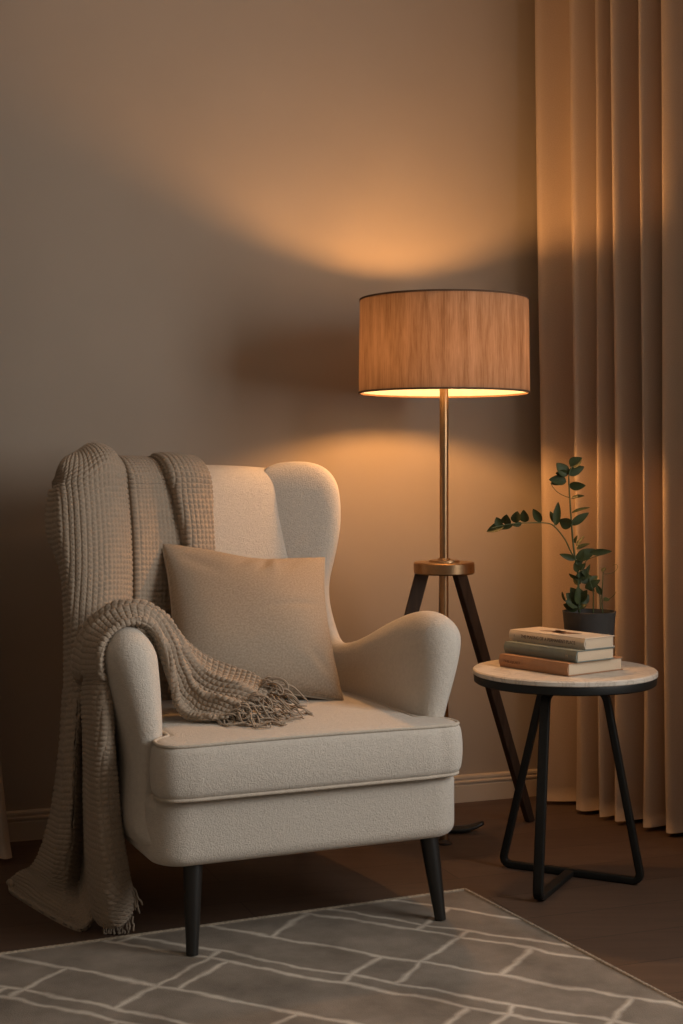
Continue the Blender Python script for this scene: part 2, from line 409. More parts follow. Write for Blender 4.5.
# ------------------------------------------------------------------ curtains
def curtain(name, path, amp, label, group, z1=RH - .015, hem=.012, phase=0, seed=1, waves=None, nrm_sign=1, flare=0.0, side=-1, fp=1.5):
    r = np.random.default_rng(seed); path = np.asarray(path, float)
    seg = np.r_[0, np.cumsum(np.hypot(*np.diff(path, axis=0).T))]; L = seg[-1]; ns = int(L / .004); nz = 60
    s = np.linspace(0, L, ns); cx = np.interp(s, seg, path[:, 0]); cy = np.interp(s, seg, path[:, 1])
    tx, ty = np.gradient(cx), np.gradient(cy); q = np.hypot(tx, ty); nx, ny = ty / q * nrm_sign, -tx / q * nrm_sign
    V = []; U = []
    arc = None
    ph = np.interp(s, waves, np.arange(len(waves)) * math.pi)      # waves: fold turning points along the path
    am = np.interp(s, waves, amp)
    for k in range(nz + 1):
        z = hem + (z1 - hem) * k / nz; f = 1 - k / nz
        w = np.cos(ph + .25 * math.sin(z * 1.3 + seed)) ; pass
        d = am * w * (.82 + .25 * f) + .006 * np.sin(ph * 2.3 + z * 2.0 + seed) * (.4 + f)
        sh = side * flare * (f ** fp) * (1 - s / L)
        x = cx + nx * d + (tx / q) * sh; y = cy + ny * d + (ty / q) * sh
        if arc is None: arc = np.r_[0, np.cumsum(np.hypot(np.diff(x), np.diff(y)))]
        V.append(np.stack([x, y, np.full(ns, z)], 1)); U.append(np.stack([arc, np.full(ns, z)], 1))
    V = np.array(V); U = np.array(U); n0 = ns * (nz + 1)
    th = .003; off = np.stack([nx * th, ny * th, 0 * nx], 1)
    V2 = V - off[None]
    idx = np.arange(n0).reshape(nz + 1, ns)
    def quads(I, flip):
        f = np.stack([I[:-1, :-1], I[:-1, 1:], I[1:, 1:], I[1:, :-1]], -1).reshape(-1, 4); return f[:, ::-1] if flip else f
    fs = [quads(idx, False), quads(idx + n0, True)]
    for a in (idx[0], idx[-1], idx[:, 0], idx[:, -1]): fs.append(np.stack([a[:-1], a[1:], a[1:] + n0, a[:-1] + n0], 1))
    o = mesh_obj(name, np.concatenate([V.reshape(-1, 3), V2.reshape(-1, 3)]), np.concatenate(fs), M['curtain'], None, True, np.concatenate([U.reshape(-1, 2)] * 2))
    o['label'] = label; o['category'] = 'curtain'
    if group: o['group'] = group
    return o
cpath = [(.615, 4.395), (.70, 4.27), (.79, 4.15), (.88, 4.05), (.97, 3.965), (1.07, 3.84), (1.15, 3.67), (1.24, 3.43)]
wv = [0, .085, .16, .21, .25, .28, .31, .37, .415, .45, .48, .58, .66, .73, .80, .88, .96, 1.04, 1.12, 1.2]
ap = [.045, .055, .050, .050, .050, .050, .055, .095, .060, .065, .065, .065, .070, .070, .070, .070, .070, .070, .070, .07]
curtain('curtain', cpath, ap, 'tall beige floor-length curtain with deep folds beside the floor lamp and plant', None, waves=wv, nrm_sign=1, seed=3, flare=-.045, side=-1, fp=1.2)
# second curtain: only its lower inner edge shows at the left border
lw0 = R2(2.055, .20); lw1 = R2(2.96, .20)
wv2 = [0, .06, .13, .2, .27, .34, .41, .48, .55, .62, .7, .8, .9]
curtain('curtain', [tuple(lw0), tuple(lw1)], [.03] * 13, 'curtain edge at the far left of the picture, left of the trailing throw blanket', None, waves=wv2, nrm_sign=-1, seed=5, flare=.065, side=-1, fp=6)

# ------------------------------------------------------------------ rug
rc = np.array([.292, 3.432]); e1 = np.array([-.9075, -.4201]); e2 = np.array([.4201, -.9075]); RUG_T = .007
def rug_pt(a, b): return rc + e1 * a + e2 * b
rugang = math.atan2(e1[1], e1[0])
rg = empty('rug', (rc[0], rc[1], 0), rugang, 'grey beige area rug with worn geometric line pattern under the armchair', 'rug')
RA, RB = 2.3, 1.9          # local x along e1, local y along e2*(sign)
sgn = 1 if (np.dot([-math.sin(rugang), math.cos(rugang)], e2) > 0) else -1
na, nb = 150, 120; A, B = np.meshgrid(np.linspace(0, RA, na), np.linspace(0, RB, nb), indexing='ij')
Zr = RUG_T + .0012 * np.sin(A * 7 + 2 * np.sin(B * 5)) * np.sin(B * 6)
V = np.stack([A, sgn * B, Zr], -1).reshape(-1, 3); I = np.arange(na * nb).reshape(na, nb)
fq = np.stack([I[:-1, :-1], I[1:, :-1], I[1:, 1:], I[:-1, 1:]], -1).reshape(-1, 4)
ring = np.concatenate([I[:, 0], I[-1, 1:], I[-2::-1, -1], I[0, -2:0:-1]]); Vb = V[ring].copy(); Vb[:, 2] = .0005; nb0 = len(V); k = len(ring)
fb = np.array([(ring[i], ring[(i + 1) % k], nb0 + (i + 1) % k, nb0 + i) for i in range(k)])
mesh_obj('pile', np.concatenate([V, Vb]), np.concatenate([fq, fb]), M['rug'], rg)
bd = MB(); per = [(0, 0), (RA, 0), (RA, sgn * RB), (0, sgn * RB)]
pp = []
for i in range(4):
    a, b = np.array(per[i]), np.array(per[(i + 1) % 4]); L = np.hypot(*(b - a)); m = int(L / .006)
    for j in range(m):
        p = a + (b - a) * j / m; pp.append((p[0], p[1], .0056))
bd.tube(pp, [.0048 + .0009 * (i % 2) for i in range(len(pp))], 8, closed=True)
bd.build('binding', M['rug_edge'], rg)

# ------------------------------------------------------------------ armchair (local: x across, y to the back, z up)
CA = math.atan2(.405, .914); CO = np.array([-.054, 3.106]); U0 = -.022
def to_uv(X, D):
    r = np.array([X, D]) - CO; return r[0] * .914 + r[1] * .405, -r[0] * .405 + r[1] * .914
def from_uv(u, v): return CO[0] + .914 * u - .405 * v, CO[1] + .405 * u + .914 * v
chair = empty('armchair', (CO[0] + .914 * U0, CO[1] + .405 * U0, 0), CA, 'cream boucle wingback armchair with black tapered legs standing on the rug', 'armchair')
side = cr([(.035, .19), (.022, .32), (.016, .46), (.016, .56), (.028, .63), (.065, .668), (.13, .682), (.21, .672), (.32, .641), (.42, .607), (.50, .589), (.555, .590),
           (.580, .625), (.580, .69), (.570, .77), (.562, .86), (.566, .93), (.59, .985), (.635, 1.018), (.70, 1.024), (.76, 1.0), (.795, .94), (.79, .8), (.75, .5), (.71, .25), (.69, .19)], 6, True)
def vfront(z): return .545 + .13 * (z - .45) / .55 - .012 * np.sin(np.clip((z - .4) / .6, 0, 1) * math.pi)
def side_sdf(x, v, z):
    v2, z2 = v[0], z[0]; d2 = poly_sdf(v2, z2, side)[None]
    wing = sstep(.56, .74, z) * sstep(.42, .56, v)
    inn_a = .290 + .012 * sstep(.42, .68, z) * (1 - sstep(.3, .62, v))
    out_a = .366 + .062 * sstep(.36, .66, z) * (1 - sstep(.2, .6, v)) - .02 * sstep(.4, .75, v)
    inn_w = .176 + .02 * (1 - z) / .3 + np.clip(vfront(z) + .012 - v, -.02, 1) * 1.75
    out_w = .360 - .035 * (1 - sstep(.62, .88, z)) 
    inn = inn_a * (1 - wing) + inn_w * wing; out = out_a * (1 - wing) + out_w * wing
    out = out - .05 * sstep(.66, .8, v)
    d = smax(inn - x, x - out, .05)
    return smax(d2, d, .105)
sv, sf = surface_nets(side_sdf, (.08, -.02, .15), (.48, .84, 1.07), .0065)
for s in (1, -1):
    v = sv.copy(); v[:, 0] *= s; f = sf if s == 1 else sf[:, ::-1]
    o = mesh_obj('arm', v, f, M['boucle'], chair); o['label'] = 'padded arm rising into a rounded wing'
def back_sdf(x, v, z):
    vf = vfront(z) + .03 * (np.abs(x) / .25) ** 2 * .5; vb = .66 + .15 * (z - .2) / .8
    d = smax(vf - v, v - vb, .06)
    top = z - (1.016 - .012 * (x / .25) ** 2); d = smax(d, top, .075)
    return smax(smax(d, np.abs(x) - .305, .03), .22 - z, .02)
bv, bf = surface_nets(back_sdf, (-.34, .38, .18), (.34, .88, 1.06), .007)
mesh_obj('backrest', bv, bf, M['boucle'], chair)
def base_sdf(x, v, z):
    d2 = rbox2(x - .013, v - .335, .356 - .03 * sstep(.3, .7, v), .368, .075)
    return rext(d2, np.abs(z - .258) - .072, .026)
bv, bf = surface_nets(base_sdf, (-.39, -.07, .16), (.39, .74, .36), .006)
mesh_obj('seat_base', bv, bf, M['boucle'], chair)
def cush2(x, v):
    a = rbox2(x - .012, v + .0, .347, .052, .045); b = rbox2(x, v - .235, .290, .285, .03); return smin(a, b, .02)
def cush_sdf(x, v, z):
    crown = .016 * np.clip(1 - (x / .36) ** 2, 0, 1) * np.clip(1 - ((v - .22) / .32) ** 2, 0, 1)
    bulge = .008 * np.clip(1 - ((z - .384) / .06) ** 2, 0, 1)
    dz = smax(z - (.4425 + crown), .328 - z, .001)
    return rext(cush2(x, v) - bulge, dz, .017)
cv, cf = surface_nets(cush_sdf, (-.40, -.09, .30), (.40, .55, .49), .006)
cu = mesh_obj('seat_cushion', cv, cf, M['boucle'], chair)
# piping follows the outline of the cushion
def outline(off, n=260):
    pts = []
    for i in range(n):
        th = 2 * math.pi * i / n; c, q = math.cos(th), math.sin(th); r0, r1 = 0.0, .8
        for _ in range(34):
            m = (r0 + r1) / 2
            if cush2(np.array(c * m), np.array(.06 + q * m)) - off < 0: r0 = m
            else: r1 = m
        pts.append((c * r0, .06 + q * r0))
    p = np.array(pts); d = np.r_[0, np.cumsum(np.hypot(*np.diff(np.vstack([p, p[:1]]), axis=0).T))]
    t = np.linspace(0, d[-1], 300)[:-1]; pc = np.vstack([p, p[:1]])
    return np.stack([np.interp(t, d, pc[:, 0]), np.interp(t, d, pc[:, 1])], 1)
for zz, off in ((.4385, -.0025), (.3305, -.0035)):
    pb = MB(); pb.tube([(x, y, zz + (.016 * max(0, 1 - (x / .36) ** 2) * max(0, 1 - ((y - .22) / .32) ** 2) if zz > .4 else 0)) for x, y in outline(off)], .0042, 8, closed=True)
    pb.build('piping', M['piping'], cu)
for sx, (v0, v1) in [(s, q) for s in (-1, 1) for q in ((-.026, .01), (.70, .62))]:
    lg = MB(); fx = sx * .2865 - U0 if v0 < .1 else sx * .27; tx = fx - sx * .013
    if v0 > .1: tx = sx * .25
    z0 = RUG_T + .0015 if v0 < .1 or True else 0
    fx2, fv2 = fx, v0
    X, D = from_uv(fx + U0, v0)
    rel = np.array([X, D]) - rc; on = np.dot(rel, e2) > 0
    z0 = RUG_T + .001 if on else 0.0
    pts = [(fx + (tx - fx) * t, v0 + (v1 - v0) * t, z0 + (.20 - z0) * t) for t in np.linspace(0, 1, 8)]
    lg.tube(pts, [.0125, .0135] + [.0137 + (.0215 - .0137) * t for t in np.linspace(.2, 1, 6)], 24)
    lg.build('leg', M['black_wood'], chair, True, 50)

# ------------------------------------------------------------------ pillow
def pillow():
    n = 110; a = np.linspace(-1, 1, n); A, B = np.meshgrid(a, a, indexing='ij'); S = .212; T = .088
    # local: x across, z up (B), y thickness
    e = lambda t: np.clip(1 - t * t, 0, 1)
    x = A * S * (1 - .085 * e(B) * np.abs(A) ** 2); z = B * S * (1 - .075 * e(A) * np.abs(B) ** 2)
    t = T * (e(A) * e(B)) ** .46 * (1 + .06 * np.sin(2.2 * A + .6) * e(B)) * (1 - .16 * B)
    def crease(x0, y0, ang, w, L, d):
        c, q = math.cos(ang), math.sin(ang); p = (A - x0) * c + (B - y0) * q; r = -(A - x0) * q + (B - y0) * c
        return d * np.exp(-(r / w) ** 2) * np.exp(-((p - L / 2) / (L * .6)) ** 2)
    wr_ = crease(.25, .95, -2.0, .05, .4, -.010) + crease(.30, .95, -1.75, .06, .42, .008) + crease(.02, .93, -2.1, .06, .35, -.006) + crease(.62, .92, -2.2, .07, .4, -.006)
    wr_ = wr_ + crease(-.9, .8, -.6, .10, .5, -.006) + crease(.75, .1, 3.4, .05, .5, -.004) + crease(.92, -.85, 2.4, .07, .4, -.006) + .003 * np.sin(4 * A + 3 * B)
    sag = -.016 * np.exp(-((A - .1) / .5) ** 2) * sstep(.3, 1, B); z = z + sag
    V1 = np.stack([x, -(t + wr_ * (t / T)), z], -1); V2 = np.stack([x, t * .8, z], -1)
    V = np.concatenate([V1.reshape(-1, 3), V2.reshape(-1, 3)]); I = np.arange(n * n).reshape(n, n)
    q = lambda I: np.stack([I[:-1, :-1], I[1:, :-1], I[1:, 1:], I[:-1, 1:]], -1).reshape(-1, 4)
    uv = np.stack([(A + 1) / 2, (B + 1) / 2], -1).reshape(-1, 2)
    fs = [q(I), q(I + n * n)[:, ::-1]]
    o = mesh_obj('throw_pillow', V, np.concatenate(fs), M['linen'], None, True, np.concatenate([uv, uv]))
    ring = [(i, 0) for i in range(n)] + [(n - 1, j) for j in range(1, n)] + [(i, n - 1) for i in range(n - 2, -1, -1)] + [(0, j) for j in range(n - 2, 0, -1)]
    mb = MB(); mb.tube([(x[i, j], -t[i, j] * .1, z[i, j]) for i, j in ring], .0022, 6, closed=True); mb.build('seam', M['linen'], o)
    return o
pl = pillow()
pl['label'] = 'square beige linen throw pillow leaning on the armchair backrest'; pl['category'] = 'pillow'
def pillow_mat(yaw, lean, roll, loc):
    return Matrix.Translation(Vector(loc)) @ Matrix.Rotation(yaw, 4, 'Z') @ Matrix.Rotation(-lean, 4, 'X') @ Matrix.Rotation(roll, 4, 'Y')
pl.matrix_world = pillow_mat(.398, .677, .134, (-.2195, 3.512, .634))

# ------------------------------------------------------------------ knitted throw
thr = empty('throw_blanket', tuple(P(95, 910, 3.2)), 0, 'beige waffle-knit throw blanket draped over the armchair back and arm down to the floor', 'blanket')
TO = np.array(thr.location)
def sheet_geo(S, cell=.0128, depth=.0056, th=.007, folds=None):
    """S [n,m,3] -> closed thick sheet with waffle relief"""
    n, m = S.shape[:2]
    du = np.linalg.norm(np.diff(S, axis=0), axis=2).mean(1); dv = np.linalg.norm(np.diff(S, axis=1), axis=2).mean(0)
    def nrm(S):
        g0 = np.gradient(S, axis=0); g1 = np.gradient(S, axis=1); k = np.cross(g0, g1); return k / (np.linalg.norm(k, axis=2, keepdims=True) + 1e-9)
    if folds is not None:
        A, B = np.meshgrid(np.linspace(0, 1, n), np.linspace(0, 1, m), indexing='ij'); S = S + nrm(S) * folds(A, B)[..., None]
    Nn = nrm(S)
    A = np.concatenate([np.zeros((1, m)), np.cumsum(np.linalg.norm(np.diff(S, axis=0), axis=2), axis=0)]); B = np.concatenate([np.zeros((n, 1)), np.cumsum(np.linalg.norm(np.diff(S, axis=1), axis=2), axis=1)], axis=1)
    A = .1 * A + .9 * A.mean(1, keepdims=True); B = B - B[:, m // 2:m // 2 + 1]
    wa = np.abs(np.sin(math.pi * A / cell)); wb = np.abs(np.sin(math.pi * B / cell))
    w = np.minimum(wa, wb) ** .55
    jit = .0006 * np.sin(A * 900 + 3 * np.sin(B * 300)) * np.sin(B * 1000)
    edge = np.minimum(np.minimum(np.arange(n)[:, None], n - 1 - np.arange(n)[:, None]), np.minimum(np.arange(m)[None], m - 1 - np.arange(m)[None]))
    tt = th / 2 * np.sqrt(np.clip(edge / 3, 0, 1) * (2 - np.clip(edge / 3, 0, 1)))
    F1 = S + Nn * (tt + depth * w + jit)[..., None]; F2 = S - Nn * (tt + depth * w * .8)[..., None]
    I = np.arange(n * m).reshape(n, m); k0 = n * m
    q = lambda I: np.stack([I[:-1, :-1], I[1:, :-1], I[1:, 1:], I[:-1, 1:]], -1).reshape(-1, 4)
    fs = [q(I), q(I + k0)[:, ::-1]]
    for e in (I[0], I[-1], I[:, 0], I[:, -1]): fs.append(np.stack([e[:-1], e[1:], e[1:] + k0, e[:-1] + k0], 1))
    uv = np.stack([A, B], -1).reshape(-1, 2)
    return np.concatenate([F1.reshape(-1, 3), F2.reshape(-1, 3)]), np.concatenate(fs), np.concatenate([uv, uv])

def surf_back(px, py, off):
    """point on the front of the chair's back / wing seen at px,py; off metres in front of it"""
    D = 3.6
    for _ in range(30):
        X = (px - CX) / F * D; z = H - (py - YH) / F * D; u, v = to_uv(X, D); x = abs(u - U0)
        vf = float(vfront(min(z, 1.0))); vw = vf - max(0, min(x - .17, .16)) * .62
        vt = vw - off; D += .7 * (vt - v) / .914
    return np.array([X, D, z])
# columns: (px at rows)  rows y: crest, 490, 530, 570, 610, 650
cols = [  # x at crest, 490, 530, 570, 612, 655 ; crest y ; offsets
    ([57, 51, 48, 62, 66, 66], 486, -.05),
    ([63, 58, 58, 66, 70, 72], 470, .035),
    ([72, 70, 72, 76, 80, 84], 461, .055),
    ([88, 85, 86, 88, 92, 96], 456, .06),
    ([104, 106, 107, 108, 108, 108], 449, .06),
    ([116, 122, 125, 126, 124, 122], 450, .050),
    ([124, 126, 129, 131, 131, 130], 458, .018),
    ([133, 135, 138, 139, 139, 138], 460, .040),
    ([150, 153, 156, 158, 158, 156], 460, .034),
    ([164, 171, 178, 184, 186, 186], 461, .018),
    ([172, 178, 187, 194, 198, 198], 457, .044),
    ([190, 193, 197, 203, 206, 206], 457, .040),
    ([209, 212, 213, 215, 216, 216], 460, .016)]
ys = [None, 492, 530, 570, 612, 655, 705]
ctrl = []
for xs, yc, off in cols:
    col = []
    f0 = surf_back(xs[0], yc + 14, off)
    u, v = to_uv(f0[0], f0[1])
    ks = min(1, .12 + max(0, (xs[0] - 60)) / 45)
    for dv, z in ((.31 * ks, .72 + .13 * (1 - ks)), (.29 * ks, .88 + .02 * (1 - ks)), (.25 * ks, .97), (.17 * ks, None), (.07 * ks, None)):       # behind the chair, then up over the top
        zc = H - (yc - YH) / F * 3.7
        zz = z if z is not None else (zc - .03 * (1 - ks) - .002 if dv == .17 else zc - .003)
        X, D = from_uv(u, v + dv); col.append([X, D, zz])
    col.append(list(f0))
    xs = xs + [xs[-1]]
    for x, y in zip(xs[1:], ys[1:]): col.append(list(surf_back(x, y, off * (1.0 if off > .03 else 1))))
    ctrl.append(col)
ctrl = np.array(ctrl).transpose(1, 0, 2)
parts = [sheet_geo(bicubic(ctrl, 420, 330))]
# outer hang, rear fold, spreading on the floor
def G(rows): return np.array([[P(*p) for p in r] for r in rows])
z_floor = lambda px, py, dz=.008: ((H - dz) * F / (py - YH))
def fl(px, py, dz=.01): return (px, py, z_floor(px, py, dz))
g2 = G([[(70, 588, 3.52), (80, 592, 3.40), (95, 600, 3.30), (112, 606, 3.28), (128, 610, 3.26)],
        [(67, 630, 3.50), (74, 632, 3.36), (86, 635, 3.27), (98, 636, 3.22), (108, 638, 3.17)],
        [(64, 690, 3.49), (71, 690, 3.34), (80, 690, 3.26), (88, 690, 3.20), (94, 690, 3.16)],
        [(60, 750, 3.48), (67, 750, 3.33), (76, 750, 3.25), (84, 750, 3.22), (90, 750, 3.20)],
        [(53, 805, 3.46), (62, 808, 3.33), (73, 810, 3.25), (83, 812, 3.22), (91, 812, 3.22)],
        [(44, 842, 3.44), (56, 848, 3.32), (70, 852, 3.25), (83, 858, 3.22), (93, 862, 3.22)],
        [(33, 866, 3.43), (48, 874, 3.33), (66, 884, 3.27), (82, 892, 3.22), (96, 896, 3.18)],
        [(18, 874, 3.44), (36, 884, 3.36), (60, 902, 3.27), (82, 914, 3.2), (99, 918, 3.17)],
        [(9, 883, 3.46), (28, 897, 3.37), (56, 915, 3.245), (80, 925, 3.18), (100, 930, 3.15)],
        [fl(9, 892, .006), fl(28, 903, .006), fl(56, 919, .006), fl(80, 929, .006), fl(100, 934, .006)]])
g2[:7, 3:] += np.array([-.02, .07, 0]); g2[:7, 2] += np.array([-.005, .02, 0])
fold2 = lambda A, B: -(.022 * (np.abs(np.sin(math.pi * (B * 2.4 + .25 * A + .1))) ** .8 - .6)) * np.sin(np.clip(A * 1.1 + .05, 0, 1) * math.pi) ** .6
# roll of cloth at the far left on the floor
tc_ = cr([P(10, 888, 3.44), P(20, 882, 3.45), P(34, 877, 3.44), P(48, 872, 3.43), P(60, 862, 3.40), P(68, 846, 3.36)], 12)
tr_ = .026 * np.sqrt(np.clip(np.linspace(.02, 1.6, len(tc_)), 0, 1)) * np.linspace(.85, 1.05, len(tc_)); rows_ = []
for i_, p_ in enumerate(tc_):
    t_ = tc_[min(i_ + 1, len(tc_) - 1)] - tc_[max(i_ - 1, 0)]; t_ /= np.linalg.norm(t_); a_ = np.cross(t_, [0, 0, 1.]); a_ /= np.linalg.norm(a_); b_ = np.cross(a_, t_)
    c_ = p_.copy(); c_[2] = max(c_[2], tr_[i_] * .8 + .010)
    rows_.append([c_ + tr_[i_] * (a_ * math.cos(th) * 1.15 + b_ * math.sin(th) * .8) for th in np.linspace(0, 2 * math.pi, 60)])
parts.append(sheet_geo(np.array(rows_)))
# outer hang, front fold
g3 = G([[(84, 640, 3.17), (92, 630, 3.08), (102, 628, 3.03), (109, 632, 3.05), (116, 640, 3.10)],
        [(84, 690, 3.16), (91, 688, 3.06), (99, 688, 3.01), (105, 688, 3.01), (110, 690, 3.06)],
        [(84, 740, 3.16), (91, 740, 3.06), (100, 740, 3.01), (107, 740, 3.01), (113, 740, 3.07)],
        [(83, 790, 3.16), (91, 790, 3.07), (101, 790, 3.02), (110, 790, 3.03), (117, 790, 3.09)],
        [(83, 840, 3.17), (92, 842, 3.08), (104, 843, 3.04), (114, 842, 3.05), (122, 838, 3.11)],
        [(86, 880, 3.18), (95, 885, 3.10), (108, 888, 3.06), (120, 884, 3.07), (129, 876, 3.13)],
        [(92, 908, 3.17), (100, 915, 3.11), (111, 918, 3.085), (123, 914, 3.09), (132, 902, 3.14)],
        [(96, 920, 3.16), (103, 925, 3.12), (112, 927, 3.10), (122, 923, 3.10), (130, 914, 3.14)]])
fold3 = lambda A, B: -.012 * (np.abs(np.sin(math.pi * (B * 1.9 + .3 + .15 * A))) ** .8 - .6) * np.clip(A * 3, 0, 1)
# band over the arm and down to the seat: five points across, rear/upper edge first
g5 = G([[(66, 760, 3.44), (76, 760, 3.30), (86, 760, 3.18), (97, 760, 3.08), (108, 760, 3.035)],
        [(68, 715, 3.42), (76, 715, 3.28), (86, 716, 3.14), (97, 716, 3.04), (106, 716, 3.01)],
        [(71, 678, 3.41), (78, 674, 3.26), (87, 670, 3.12), (96, 670, 3.02), (104, 672, 2.995)],
        [(78, 648, 3.38), (84, 643, 3.25), (91, 641, 3.12), (99, 643, 3.03), (106, 648, 3.00)],
        [(97, 622, 3.34), (99, 620, 3.23), (104, 624, 3.13), (110, 629, 3.05), (115, 634, 3.02)],
        [(120, 607, 3.31), (122, 609, 3.22), (125, 613, 3.14), (128, 619, 3.07), (131, 626, 3.04)],
        [(146, 606, 3.30), (145, 610, 3.22), (146, 615, 3.15), (148, 622, 3.09), (149, 629, 3.06)],
        [(168, 620, 3.30), (166, 626, 3.23), (164, 634, 3.17), (163, 642, 3.12), (162, 650, 3.09)],
        [(188, 642, 3.31), (183, 652, 3.24), (178, 662, 3.19), (173, 671, 3.15), (169, 680, 3.13)],
        [(210, 657, 3.31), (201, 671, 3.245), (192, 684, 3.20), (182, 694, 3.165), (174, 703, 3.155)],
        [(234, 666, 3.30), (221, 681, 3.24), (209, 695, 3.19), (197, 708, 3.16), (187, 719, 3.15)],
        [(256, 675, 3.28), (245, 688, 3.22), (233, 700, 3.17), (218, 712, 3.14), (204, 721, 3.125)],
        [(271, 690, 3.25), (262, 700, 3.20), (252, 708, 3.16), (239, 715, 3.13), (226, 720, 3.12)]])
def resample(A, k, axis=0):
    A = np.moveaxis(A, axis, 0); t = np.linspace(0, len(A) - 1, k) if np.isscalar(k) else np.asarray(k) * (len(A) - 1)
    i_ = np.clip(t.astype(int), 0, len(A) - 2); f_ = (t - i_).reshape(-1, *([1] * (A.ndim - 1)))
    return np.moveaxis(A[i_] * (1 - f_) + A[i_ + 1] * f_, 0, axis)
low = np.concatenate([resample(g2[2:], 8)[:, :4], resample(g3[1:], 8)], 1)          # rows downwards, nine columns
kk_ = np.array([.15, .5, .9, 1, 1, .7]); low[:6, 3, 1] += .05 * kk_; low[:6, 4, 1] += .05 * kk_
upr = resample(g5[2:], [0, .15, .30, .42, .50, .60, .74, .87, 1], 1)
full = np.concatenate([low[::-1], upr]); NR = len(full)
def foldf(A, B):
    r = A * (NR - 1)                                    # row coordinate: 0 floor .. NR-1 fringe
    up = sstep(6.5, 8.5, r); dn = 1 - up; win = np.clip(np.sin(math.pi * B), 0, 1) ** .4
    a = .031 * (np.abs(np.sin(math.pi * (B * 2.9 + .25 * A + .05))) ** .75 - .65) * (1 - .7 * sstep(NR - 3.5, NR - 1, r)) * (.35 + .65 * win)
    b = .009 * (np.abs(np.sin(math.pi * (B * 5.2 + .6 * A))) ** .8 - .6) * sstep(0, 1.5, r)
    return up * a + dn * b
parts.append(sheet_geo(bicubic(full, 900, 200), folds=foldf))
VV, FF, UU = [], [], []; b0 = 0
for v, f, uv in parts: VV.append(v); FF.append(f + b0); UU.append(uv); b0 += len(v)
mesh_obj('knit_cloth', np.concatenate(VV) - TO, np.concatenate(FF), M['knit'], thr, True, np.concatenate(UU))
# fringes
def strand(mb, p, d, L, r, curl, zmin):
    d = np.array(d, float); d /= np.linalg.norm(d); q = np.array(p, float); pts = [q.copy()]
    n = 12; ph = random.random() * 6.28; w = random.uniform(.5, 1.4)
    s1 = np.cross(d, [0, 0, 1.]); s1 /= np.linalg.norm(s1) + 1e-9
    for i in range(n):
        q = q + d * L / n + s1 * curl * math.cos(ph + w * i) * L / n + np.array([0, 0, curl * .7 * math.sin(ph * 2 + w * i)]) * L / n
        if zmin is not None: q[2] = max(q[2] - .35 * L / n, zmin + r + .001 * random.random())
        pts.append(q.copy())
    mb.tube([x - TO for x in pts], [r] * (len(pts) - 1) + [r * .6], 6)
fm = MB()
edge = bicubic(g5, 30, 60)[-2]
for i in range(62):
    p = edge[min(59, int(i * 59 / 61))] + np.array([0, 0, .004]); dx = random.uniform(-.3, .5)
    strand(fm, p, (1, -.35 + dx * .8, -.1), random.uniform(.06, .125), .0021, random.uniform(.5, 1.5), .4525)
for i in range(16):     # loops standing up at the knots
    p = edge[int(random.random() * 59)] + np.array([0.0, -.004, .002]); a = random.uniform(0, 3.1); R_ = random.uniform(.010, .018)
    pts = [p + np.array([R_ * (1 + math.cos(t + 3.14)) + .008 * t * math.cos(a), -.006 * t / 3, R_ * math.sin(t) * .9]) for t in np.linspace(0, 5.5, 14)]
    fm.tube([x - TO for x in pts], .0021, 6)
for i in range(16):
    p = P(104 + i * 1.9, 926 - max(0, i - 8) * 1.4, 3.12); p[2] = max(p[2], .022)
    strand(fm, p, (random.uniform(-.2, .3), -.1, -1), .022, .0022, 1.0, .001)
for i in range(8):
    p = P(128 + random.uniform(-1, 2), 878 + i * 1.6, 3.13)
    strand(fm, p, (random.uniform(.3, .8), -.1, -1), random.uniform(.03, .055), .0022, .7, .002)
fr = fm.build('fringe', M['knit'], thr); fr['kind'] = 'stuff'

# ------------------------------------------------------------------ floor lamp
LD = 3.88; LX = (444 - CX) / F * LD; LZ = lambda y: H - (y - YH) / F * LD
lamp = empty('floor_lamp', (LX, LD, 0), 0, 'lit brass floor lamp with drum shade and dark wooden tripod behind the armchair', 'floor lamp')
zt, zb, SR = LZ(300.5), LZ(393), .2282
def drum(name, r, z0, z1, mat, parent, flip=False):
    n = 160; vs = []; uv = []; m = 8
    for k in range(m + 1):
        for j in range(n + 1):
            th = 2 * math.pi * j / n; rr = r * (1 - .012 * k / m); vs.append((rr * math.cos(th), rr * math.sin(th), z0 + (z1 - z0) * k / m)); uv.append((j / n, k / m))
    fs = [(k * (n + 1) + j, k * (n + 1) + j + 1, (k + 1) * (n + 1) + j + 1, (k + 1) * (n + 1) + j) for k in range(m) for j in range(n)]
    if flip: fs = [f[::-1] for f in fs]
    return mesh_obj(name, vs, fs, mat, parent, True, uv)
sh = drum('lamp_shade', SR, zb, zt, M['shade'], lamp)
drum('lining', SR - .0035, zb, zt, M['lining'], sh, True)
for z, r in ((zb, SR), (zt, SR * .988)):
    t = MB(); t.lathe([(r - .0045, -.0018), (r + .0012, -.0018), (r + .0012, .0028), (r - .0045, .0028)], (0, 0, z), 128, True); t.build('rim', M['shade_rim'], sh, True, 30)
sp = MB(); zr = zt - .03
for k in range(3):
    a = 2 * math.pi * k / 3 + .3; sp.tube([(.012 * math.cos(a), .012 * math.sin(a), zr - .02), (.2 * math.cos(a), .2 * math.sin(a), zr), ((SR - .006) * .989 * math.cos(a), (SR - .006) * .989 * math.sin(a), zt - .004)], .002, 8)
sp.lathe([(.014, -.024), (.014, -.018), (.008, -.018), (.008, -.024)], (0, 0, zr), 24, True); sp.build('spider_ring', M['dark_brass'], lamp, True, 30)
zbulb = 1.314
pm = MB(); pm.lathe([(.0118, .012), (.0118, zbulb - .075)], n=32); pm.build('pole', M['brass'], lamp, True, 30)
